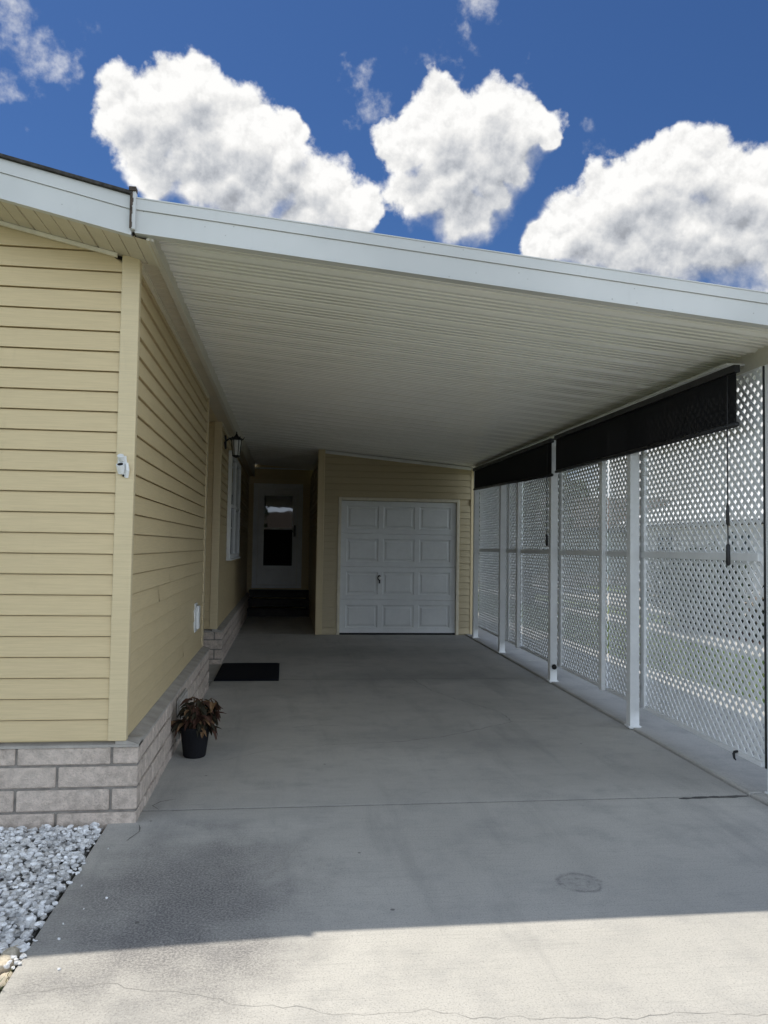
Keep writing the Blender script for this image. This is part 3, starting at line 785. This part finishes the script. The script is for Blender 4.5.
for i in range(34):
    a=random.uniform(0,6.28); r=random.uniform(.02,.13); h=random.uniform(.25,.42)-r*.6
    base=Vector((-.555+.03*math.cos(a),5.24+.03*math.sin(a),.175)); tip=Vector((-.555+r*math.cos(a),5.24+r*math.sin(a),h))
    mid=(base+tip)/2+Vector((0,0,.03)); sm.tube([base,mid,tip],[.0045,.0035,.002],5)
    for j in range(random.randint(6,10)):
        t=random.uniform(.35,1.0); p=base.lerp(tip,t)+Vector((random.uniform(-.015,.015),random.uniform(-.015,.015),random.uniform(-.01,.01)))
        b=a+random.uniform(-1.6,1.6); d=(math.cos(b),math.sin(b),random.uniform(-.75,.5))
        leaf(p,d,(0,0,1),random.uniform(.05,.095),random.uniform(.024,.045),random.uniform(.2,.9),random.choices([0,1,2],[.5,.35,.15])[0])
for i in range(9):   # the drooping sprig on the right
    leaf((-.555+.10+random.uniform(-.01,.035),5.23+random.uniform(-.03,.03),.37-.01*i*random.random()),(.3,random.uniform(-.3,.3),-1),(1,0,.2),random.uniform(.07,.11),.03,.15,random.choice([0,0,1]))
sm.tube([(-.54,5.24,.18),(-.50,5.24,.33),(-.455,5.23,.375),(-.43,5.23,.36)],[.005,.004,.003,.002],5)
lf.build('foliage',[M['leaf_brown'],M['leaf_dark'],M['leaf_tan']],pt); sm.build('stem',M['stem'],pt)

# flagpole bracket on the corner post
fbk=thing('flagpole_bracket','small white flagpole bracket screwed to the tan corner post','bracket',(-.81,4.018,1.75))
yb=HY-.0222
q=MB(); q.prism([(-.838,yb,1.735),(-.80,yb,1.70),(-.785,yb,1.70),(-.785,yb,1.735),(-.79,yb,1.76),(-.795,yb,1.808),(-.835,yb,1.808)],(0,-.008,0)); q.build('plate',M['white'],fbk,bevel=.002)
q=MB()
q.tube([(-.816,yb-.006,1.722),(-.817,yb-.02,1.745),(-.818,yb-.03,1.762)],[.017,.019,.021],14)
q.tube([(-.817,yb-.01,1.785),(-.818,yb-.022,1.797),(-.818,yb-.03,1.806)],[.013,.015,.016],14)
q.tube([(-.79,yb-.004,1.70),(-.785,yb-.018,1.735),(-.788,yb-.016,1.772)],[.008,.010,.006],10)
q.build('tube',M['white'],fbk,smooth=False)
q=MB(); q.tube([(-.8180,yb-.0295,1.7615),(-.8182,yb-.0312,1.764)],[.0135,.0135],14); q.build('bore',M['dark_gap'],fbk)
q=MB(); q.tube([(-.806,yb-.008,1.708),(-.806,yb-.011,1.708)],.0055,8); q.build('screw',M['dark_gap'],fbk)

ol=thing('outlet_cover','white weatherproof outlet box low on the tan side wall','outlet',(HX+.01,7.0,.73))
q=MB(); q.box(HX+.006,HX+.022,6.92,7.08,.61,.86); q.build('back_plate',M['white'],ol,bevel=.004)
q=MB(); q.box(HX+.023,HX+.05,6.945,7.055,.635,.84); q.build('lid',M['white'],ol,bevel=.01,seg=2)

wl=thing('wall_lantern','black wall lantern with pale glass above the far side window','wall lantern',(-.74,9.8,2.6))
q=MB(); q.box(HX+.006,HX+.03,9.74,9.86,2.56,2.72); q.tube([(HX+.03,9.8,2.66),(HX+.07,9.8,2.69),(-.64,9.8,2.705)],.010,8); q.build('bracket',M['black'],wl,bevel=.003)
q=MB(); q.lathe([(.001,.10),(.008,.09),(.006,.075),(.014,.06),(.02,.045),(.085,.0),(.082,-.008),(.001,-.008)],(-.625,9.8,2.68),6)
for i in range(6):
    a=i*math.pi/3; q.tube([(-.625+.062*math.cos(a),9.8+.062*math.sin(a),2.672),(-.625+.045*math.cos(a),9.8+.045*math.sin(a),2.47)],.005,5)
    b=a+.3; q.tube([(-.625+.08*math.cos(a),9.8+.08*math.sin(a),2.68),(-.625+.1*math.cos(a),9.8+.1*math.sin(a),2.71)],[.007,.002],5)
q.lathe([(.001,-.235),(.01,-.23),(.045,-.212),(.048,-.2),(.001,-.2)],(-.625,9.8,2.68),6); q.build('cage',M['black'],wl)
q=MB(); q.lathe([(.001,-.198),(.04,-.197),(.054,-.012),(.001,-.011)],(-.625,9.8,2.68),12); q.build('glass_shade',M['lampglass'],wl,smooth=False)

# ------------------------------------------------------------------ the yard next door and the far side of the street
def leafcloud(mb,cen,rad,n,size,seed,mats=2):
    rnd=random.Random(seed)
    clumps=[]
    for _ in range(max(8,n//70)):
        v=Vector((rnd.gauss(0,1),rnd.gauss(0,1),rnd.gauss(0,1))).normalized()*(rnd.random()**.4)
        clumps.append((Vector((cen[0]+v.x*rad[0],cen[1]+v.y*rad[1],cen[2]+v.z*rad[2])),rnd.uniform(.18,.36)*min(rad),rnd.random()))
    for i in range(n):
        c,r,tone=rnd.choice(clumps)
        v=Vector((rnd.gauss(0,.5),rnd.gauss(0,.5),rnd.gauss(0,.45)))*r*1.3
        p=c+v; a=Vector((rnd.gauss(0,1),rnd.gauss(0,1),rnd.gauss(0,.7))).normalized(); b=a.orthogonal().normalized(); b.rotate(Matrix.Rotation(rnd.uniform(0,6.28),3,a))
        e=a.cross(b); s=size*rnd.uniform(.6,1.3)
        mb.face([p-b*s,p+e*s*.5,p+b*s,p-e*s*.5],0 if rnd.random()<.35+.4*tone else 1)
def shrub(name,label,x,y,r,h,n,seed,z=-.05,dark=True):
    o=thing(name,label,'shrub',(x,y,z))
    mb=MB(); leafcloud(mb,(x,y,z+h*.55),(r,r,h*.5),n,.055,seed)
    mb.build('foliage',[M['shrub'],M['shrub2']] if dark else [M['leaf'],M['leaf2']],o)
    s=MB()
    for i in range(7):
        a=i*.9+seed; s.tube([(x+.05*math.cos(a),y+.05*math.sin(a),z),(x+r*.35*math.cos(a),y+r*.35*math.sin(a),z+h*.45),(x+r*.6*math.cos(a),y+r*.6*math.sin(a),z+h*.8)],[.022,.015,.006],6)
    s.build('stem',M['bark'],o)
mb=MB()
for i in range(18):
    pass
md=MB(); md.prism([(7.35+.85*math.cos(a),12.6+1.5*math.sin(a),-.06) for a in [i*math.pi/12 for i in range(24)]],(0,0,.045)); struct(md.build('mulch_bed',M['mulch']),'brown mulch bed around the dark shrub next door')
shrub('shrub','dark rounded shrub seen through the lattice beside the neighbour path',7.25,12.95,.74,1.4,7500,3)
shrub('shrub','smaller dark shrub at the right edge, seen through the front lattice',7.55,11.6,.4,.75,1500,9)
def tree(label,x,y,h,r,n,seed,size=.16):
    rnd=random.Random(seed); o=thing('tree',label,'tree',(x,y,-.06),)
    t=MB(); lean=Vector((rnd.uniform(-.3,.3),rnd.uniform(-.3,.3),0))
    P=[Vector((x,y,-.06)),Vector((x,y,h*.25))+lean*.3,Vector((x,y,h*.5))+lean,Vector((x,y,h*.8))+lean*1.4]
    t.tube(P,[.2,.15,.10,.03],9)
    ends=[]
    for i in range(7):
        a=i*6.28/7+rnd.uniform(-.3,.3); b=P[1].lerp(P[2],rnd.uniform(.2,1)); e=b+Vector((math.cos(a)*r*.7,math.sin(a)*r*.7,h*rnd.uniform(.12,.32)))
        t.tube([b,(b+e)/2+Vector((0,0,.15)),e],[.07,.045,.015],6); ends.append(e)
    t.build('trunk',M['bark'],o)
    c=MB()
    for i,e in enumerate(ends): leafcloud(c,e,(r*.5,r*.5,r*.4),n//9,size,seed*31+i)
    leafcloud(c,(x+lean.x,y+lean.y,h*.78),(r*.75,r*.75,h*.24),n*2//9,size,seed*31+9)
    c.build('crown',[M['leaf'],M['leaf2']],o)
tree('tall green tree beyond the back of the lattice, nearest the shed',7.6,27,6.2,2.6,5200,5)
tree('round green tree behind the grey neighbour home, seen through lattice',12.5,41,7.0,3.2,4600,6,.2)
tree('small green tree in the yard next door, in the middle of the lattice view',6.2,19.5,3.2,1.2,3200,8,.1)
def neighbour(label,x0,x1,y0,y1,wz,ridge,wall,roof,axis='y',name='neighbour_home'):
    o=thing(name,label,'house',((x0+x1)/2,(y0+y1)/2,-.06))
    w=MB(); w.box(x0,x1,y0,y1,.4,wz)
    if axis=='y':
        xm=(x0+x1)/2; w.prism([(x0,y0,wz),(x1,y0,wz),(xm,y0,ridge-.06)],(0,y1-y0,0))
    else:
        ym=(y0+y1)/2; w.prism([(x0,y0,wz),(x0,y1,wz),(x0,ym,ridge-.06)],(x1-x0,0,0))
    w.build('wall',M[wall],o)
    s=MB(); s.box(x0+.04,x1-.04,y0+.04,y1-.04,-.06,.401); s.build('skirting',M['block'],o)
    r=MB(); ov=.42
    if axis=='y':
        xm=(x0+x1)/2; sl=(ridge-wz)/(xm-x0)
        for s_ in (1,-1):
            xe=xm+s_*((x1-x0)/2+ov); ze=wz-ov*sl
            r.prism([(xm,y0-ov,ridge),(xe,y0-ov,ze),(xe,y0-ov,ze+.07),(xm,y0-ov,ridge+.07)],(0,y1-y0+2*ov,0))
            r2=MB(); r2.box(min(xe,xe+s_*.03),max(xe,xe+s_*.03),y0-ov,y1+ov,ze-.09,ze+.04); r2.build('eave_board',M['nb_dark'],o)
    else:
        ym=(y0+y1)/2; sl=(ridge-wz)/(ym-y0)
        for s_ in (1,-1):
            ye=ym+s_*((y1-y0)/2+ov); ze=wz-ov*sl
            r.prism([(x0-ov,ym,ridge),(x0-ov,ye,ze),(x0-ov,ye,ze+.07),(x0-ov,ym,ridge+.07)],(x1-x0+2*ov,0,0))
            r2=MB(); r2.box(x0-ov,x1+ov,min(ye,ye+s_*.03),max(ye,ye+s_*.03),ze-.09,ze+.04); r2.build('eave_board',M['nb_dark'],o)
    r.build('roof',M[roof],o)
    return o
nh=neighbour('long white neighbour home with a white roof, seen through the front lattice',11.2,16.2,12.2,24.5,2.28,3.25,'nb_white','nb_roof')
for a in (13.6,17.6,21.4): window('window',nh,a,a+1.1,1.15,1.95,11.2-.003,-1)
ng=neighbour('grey green neighbour home beyond the far end of the lattice',7.6,17,31,37,2.4,3.7,'nb_grey','nb_roof2','x')
# across the street (mirrored in the storm door glass)
ns=neighbour('pale home across the street in front of the driveway',-8,5,-31,-24,2.5,3.9,'nb_white','nb_roof2','x',name='street_home')
for a in (-6.2,-2.4,1.5):
    f=MB(); f.box(a,a+1.3,-24.0,-23.96,1.1,2.2); f.box(a+.06,a+.62,-23.96,-23.95,1.16,2.14,1); f.box(a+.68,a+1.24,-23.96,-23.95,1.16,2.14,1); f.build('window',[M['white'],M['glass']],ns)
tree('broad green tree across the street',5.6,-21,6.5,3.0,3600,15,.2)
tree('green tree by the pale home across the street',-3.4,-20.4,5.6,2.2,3000,16,.2)

# ------------------------------------------------------------------ sky: blue Nishita air with cumulus at their bearings
SUNV=Vector((-.28,.275,1)).normalized()
el=math.asin(SUNV.z); az=math.atan2(SUNV.x,SUNV.y)
W=bpy.data.worlds.new('World'); S.world=W; W.use_nodes=True
nt=W.node_tree; T=NT(nt); bg=nt.nodes['Background']; bg.inputs['Strength'].default_value=SKY
sky=T.n('ShaderNodeTexSky',sky_type='NISHITA'); sky.sun_disc=False; sky.sun_elevation=el; sky.sun_rotation=az
sky.air_density=1.0; sky.dust_density=.35; sky.ozone_density=2.5; sky.altitude=0
CUMULUS = [
    (0.0095, 0.9224, 0.3861, 0.0430, 1.00),
    (-0.1497, 0.8945, 0.4213, 0.0365, 1.00),
    (0.2518, 0.8625, 0.4389, 0.0322, 1.00),
    (-0.0890, 0.8974, 0.4321, 0.0709, 1.00),
    (-0.1587, 0.8772, 0.4531, 0.0559, 1.00),
    (0.1853, 0.8828, 0.4317, 0.0623, 1.00),
    (0.2360, 0.8578, 0.4566, 0.0494, 1.00),
    (0.4126, 0.8345, 0.3652, 0.0903, 1.00),
    (0.3465, 0.8630, 0.3676, 0.0537, 1.00),
    (0.4884, 0.7984, 0.3522, 0.0709, 1.00),
    (-0.1862, 0.8609, 0.4734, 0.0387, 1.00),
    (-0.1527, 0.8704, 0.4681, 0.0580, 1.00),
    (-0.1184, 0.8578, 0.5001, 0.0473, 1.00),
    (-0.1094, 0.8833, 0.4559, 0.0666, 1.00),
    (-0.0607, 0.8863, 0.4591, 0.0623, 1.00),
    (-0.0208, 0.9006, 0.4341, 0.0580, 1.00),
    (0.0276, 0.9101, 0.4134, 0.0537, 1.00),
    (0.0687, 0.9162, 0.3948, 0.0365, 1.00),
    (-0.0066, 0.8822, 0.4707, 0.0258, 1.00),
    (-0.0609, 0.9107, 0.4085, 0.0602, 1.00),
    (0.1314, 0.8753, 0.4654, 0.0387, 1.00),
    (0.1658, 0.8600, 0.4826, 0.0494, 1.00),
    (0.2204, 0.8446, 0.4880, 0.0430, 1.00),
    (0.2595, 0.8387, 0.4788, 0.0365, 1.00),
    (0.2845, 0.8396, 0.4628, 0.0150, 1.00),
    (0.2015, 0.8707, 0.4486, 0.0602, 1.00),
    (0.1586, 0.8925, 0.4222, 0.0494, 1.00),
    (0.2050, 0.8935, 0.3994, 0.0473, 1.00),
    (0.2321, 0.8771, 0.4205, 0.0365, 1.00),
    (0.2954, 0.8838, 0.3628, 0.0301, 1.00),
    (0.3275, 0.8645, 0.3812, 0.0430, 1.00),
    (0.3660, 0.8405, 0.3995, 0.0537, 1.00),
    (0.4034, 0.8159, 0.4142, 0.0537, 1.00),
    (0.4382, 0.7946, 0.4202, 0.0494, 1.00),
    (0.4728, 0.7859, 0.3985, 0.0516, 1.00),
    (0.5110, 0.7727, 0.3765, 0.0559, 1.00),
    (0.4470, 0.8197, 0.3580, 0.0709, 1.00),
    (0.3845, 0.8521, 0.3551, 0.0623, 1.00),
    (0.5433, 0.7744, 0.3241, 0.0559, 1.00),
]
WISPS = [
    (-0.2744, 0.8065, 0.5237, 0.0688, 1.00),
    (-0.2535, 0.8225, 0.5092, 0.0516, 1.00),
    (-0.2324, 0.8340, 0.5004, 0.0258, 0.90),
    (-0.2970, 0.8307, 0.4709, 0.0365, 0.80),
    (0.0756, 0.8588, 0.5067, 0.0344, 0.90),
    (0.0629, 0.8468, 0.5282, 0.0215, 0.80),
    (0.1859, 0.8010, 0.5691, 0.0344, 0.80),
    (0.1757, 0.8231, 0.5400, 0.0322, 0.70),
    (0.2571, 0.8137, 0.5214, 0.0161, 1.10),
    (0.3414, 0.8278, 0.4451, 0.0279, 0.60),
]

def smax(t,vals,k):
    o=vals[0]
    for v in vals[1:]: o=t.math('SMOOTH_MAX',o,v,k)
    return o
def blob_group(name,blobs,k):
    """distance field of round billows placed by bearing on the sky"""
    g=bpy.data.node_groups.new(name,'ShaderNodeTree')
    g.interface.new_socket('Vector',in_out='INPUT',socket_type='NodeSocketVector'); g.interface.new_socket('Field',in_out='OUTPUT',socket_type='NodeSocketFloat')
    t=NT(g); gi=t.n('NodeGroupInput'); go=t.n('NodeGroupOutput'); p=gi.outputs[0]
    vals=[t.math('MULTIPLY_ADD',t.vmath('DISTANCE',p,(x,y,z)),-wt/r,wt) for x,y,z,r,wt in blobs]
    t.set(go.inputs[0],t.math('MAXIMUM',smax(t,vals,k),-1.3)); return g
GC=blob_group('cumulus billows',CUMULUS,.22); GW=blob_group('wisp billows',WISPS,.2)
gen=T.n('ShaderNodeTexCoord').outputs['Generated']
def call(g,v):
    nd=T.n('ShaderNodeGroup'); nd.node_tree=g; T.set(nd.inputs[0],v); return nd.outputs[0]
wn=T.n('ShaderNodeTexNoise'); T.set(wn.inputs['Vector'],gen); wn.inputs['Scale'].default_value=20; wn.inputs['Detail'].default_value=4; wn.inputs['Roughness'].default_value=.6
wv=T.vmath('SUBTRACT',wn.outputs['Color'],(.5,.5,.5))
pw=T.vmath('ADD',gen,T.vmath('SCALE',wv,scale=.028)); pw2=T.vmath('ADD',gen,T.vmath('SCALE',wv,scale=.11))
tang=(SUNV-Vector((.13,.93,.35)).normalized()*SUNV.dot(Vector((.13,.93,.35)).normalized())).normalized()
n1=T.noise(gen,17,8,.62)
n2=T.noise(T.vmath('ADD',gen,tuple(tang*.009)),17,6,.62)
pw3=T.vmath('ADD',gen,T.vmath('SCALE',wv,scale=.06))
v1=T.voro(pw3,30); v2=T.voro(T.vmath('ADD',pw3,tuple(tang*.010)),30)
b0=call(GC,pw); b1=call(GC,T.vmath('ADD',gen,tuple(tang*.036)))
f0=T.math('MULTIPLY_ADD',T.math('SUBTRACT',n1,.5),.95,b0); f0=T.math('MULTIPLY_ADD',T.math('SUBTRACT',.42,v1),.38,f0); f0=T.math('ADD',f0,.07)
bw=call(GW,pw2); f2=T.math('MULTIPLY_ADD',T.math('SUBTRACT',n1,.5),4.2,bw)
sep=T.n('ShaderNodeSeparateXYZ'); T.set(sep.inputs[0],gen)
# bank low on the right, plus unseen cumulus elsewhere, added for fill light
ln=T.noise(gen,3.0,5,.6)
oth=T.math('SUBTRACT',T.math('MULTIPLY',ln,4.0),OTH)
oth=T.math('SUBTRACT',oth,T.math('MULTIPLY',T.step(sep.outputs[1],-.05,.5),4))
low=T.vmath('DISTANCE',gen,(.60,.79,.06)); low=T.math('ADD',T.math('MULTIPLY_ADD',low,-4.0,1.3),T.math('MULTIPLY',T.math('SUBTRACT',n1,.5),1.2))
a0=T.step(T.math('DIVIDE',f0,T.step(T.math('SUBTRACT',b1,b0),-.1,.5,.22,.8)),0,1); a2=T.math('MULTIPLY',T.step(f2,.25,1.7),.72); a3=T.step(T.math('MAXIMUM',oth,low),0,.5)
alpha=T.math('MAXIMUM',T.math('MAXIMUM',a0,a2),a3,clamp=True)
thick=T.step(T.math('MULTIPLY_ADD',T.math('SUBTRACT',n1,.5),.30,b1),.12,.95)      # cloud standing between here and the sun
relief=T.math('ADD',T.math('MULTIPLY',T.math('SUBTRACT',n1,n2),1.25),T.math('MULTIPLY',T.math('SUBTRACT',v2,v1),.38))
shade=T.math('SUBTRACT',T.math('ADD',1.03,relief),T.math('MULTIPLY',thick,.43))
shade=T.math('MINIMUM',T.math('MAXIMUM',shade,.42),1.06)
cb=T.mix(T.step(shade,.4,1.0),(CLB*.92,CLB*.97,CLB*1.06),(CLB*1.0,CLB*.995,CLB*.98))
cb=T.vmath('SCALE',cb,scale=shade)
# unseen clouds behind the camera, overbright near the horizon as added fill light
cb=T.mix(T.step(sep.outputs[1],.25,-.15),cb,T.vmath('SCALE',BACK_FILL,scale=T.math('MULTIPLY',T.step(ln,.3,.75,.85,1.15),T.step(sep.outputs[2],.05,.75,2.2,.45))))
tint=T.mix(1.0,sky.outputs[0],SKYTINT,'MULTIPLY')
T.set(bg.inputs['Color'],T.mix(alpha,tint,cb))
sun=bpy.data.lights.new('sun','SUN'); sun.energy=SUN; sun.angle=R(.53); sun.color=(1,.93,.81)
so=bpy.data.objects.new('sun',sun); COL.objects.link(so); so.rotation_euler=(-SUNV).to_track_quat('-Z','Y').to_euler(); so.location=(0,0,30)

# ------------------------------------------------------------------ camera
f_,yaw,pit,rol,hh=781.611,R(7.162),R(2.574),R(.879),1.373
Rt=Vector((math.cos(yaw),-math.sin(yaw),0)); F_=Vector((math.cos(pit)*math.sin(yaw),math.cos(pit)*math.cos(yaw),math.sin(pit))); U=Rt.cross(F_)
right=Rt*math.cos(rol)+U*math.sin(rol); up=-Rt*math.sin(rol)+U*math.cos(rol)
cam=bpy.data.cameras.new('camera'); co=bpy.data.objects.new('camera',cam); COL.objects.link(co)
cam.sensor_fit='VERTICAL'; cam.sensor_height=36; cam.lens=f_/1024*36; cam.clip_end=1000; cam.clip_start=.05
mt=Matrix((right,up,-F_)).transposed().to_4x4(); mt.translation=(0,0,hh); co.matrix_world=mt
S.camera=co
S.view_settings.view_transform='Standard'; S.view_settings.look='None'; S.view_settings.exposure=EXPO; S.view_settings.gamma=1
S.view_settings.use_curve_mapping=False
S.cycles.max_bounces=10; S.cycles.diffuse_bounces=6; S.cycles.transparent_max_bounces=24
for o in list(bpy.data.objects):
    if '_base' in o: del o['_base']
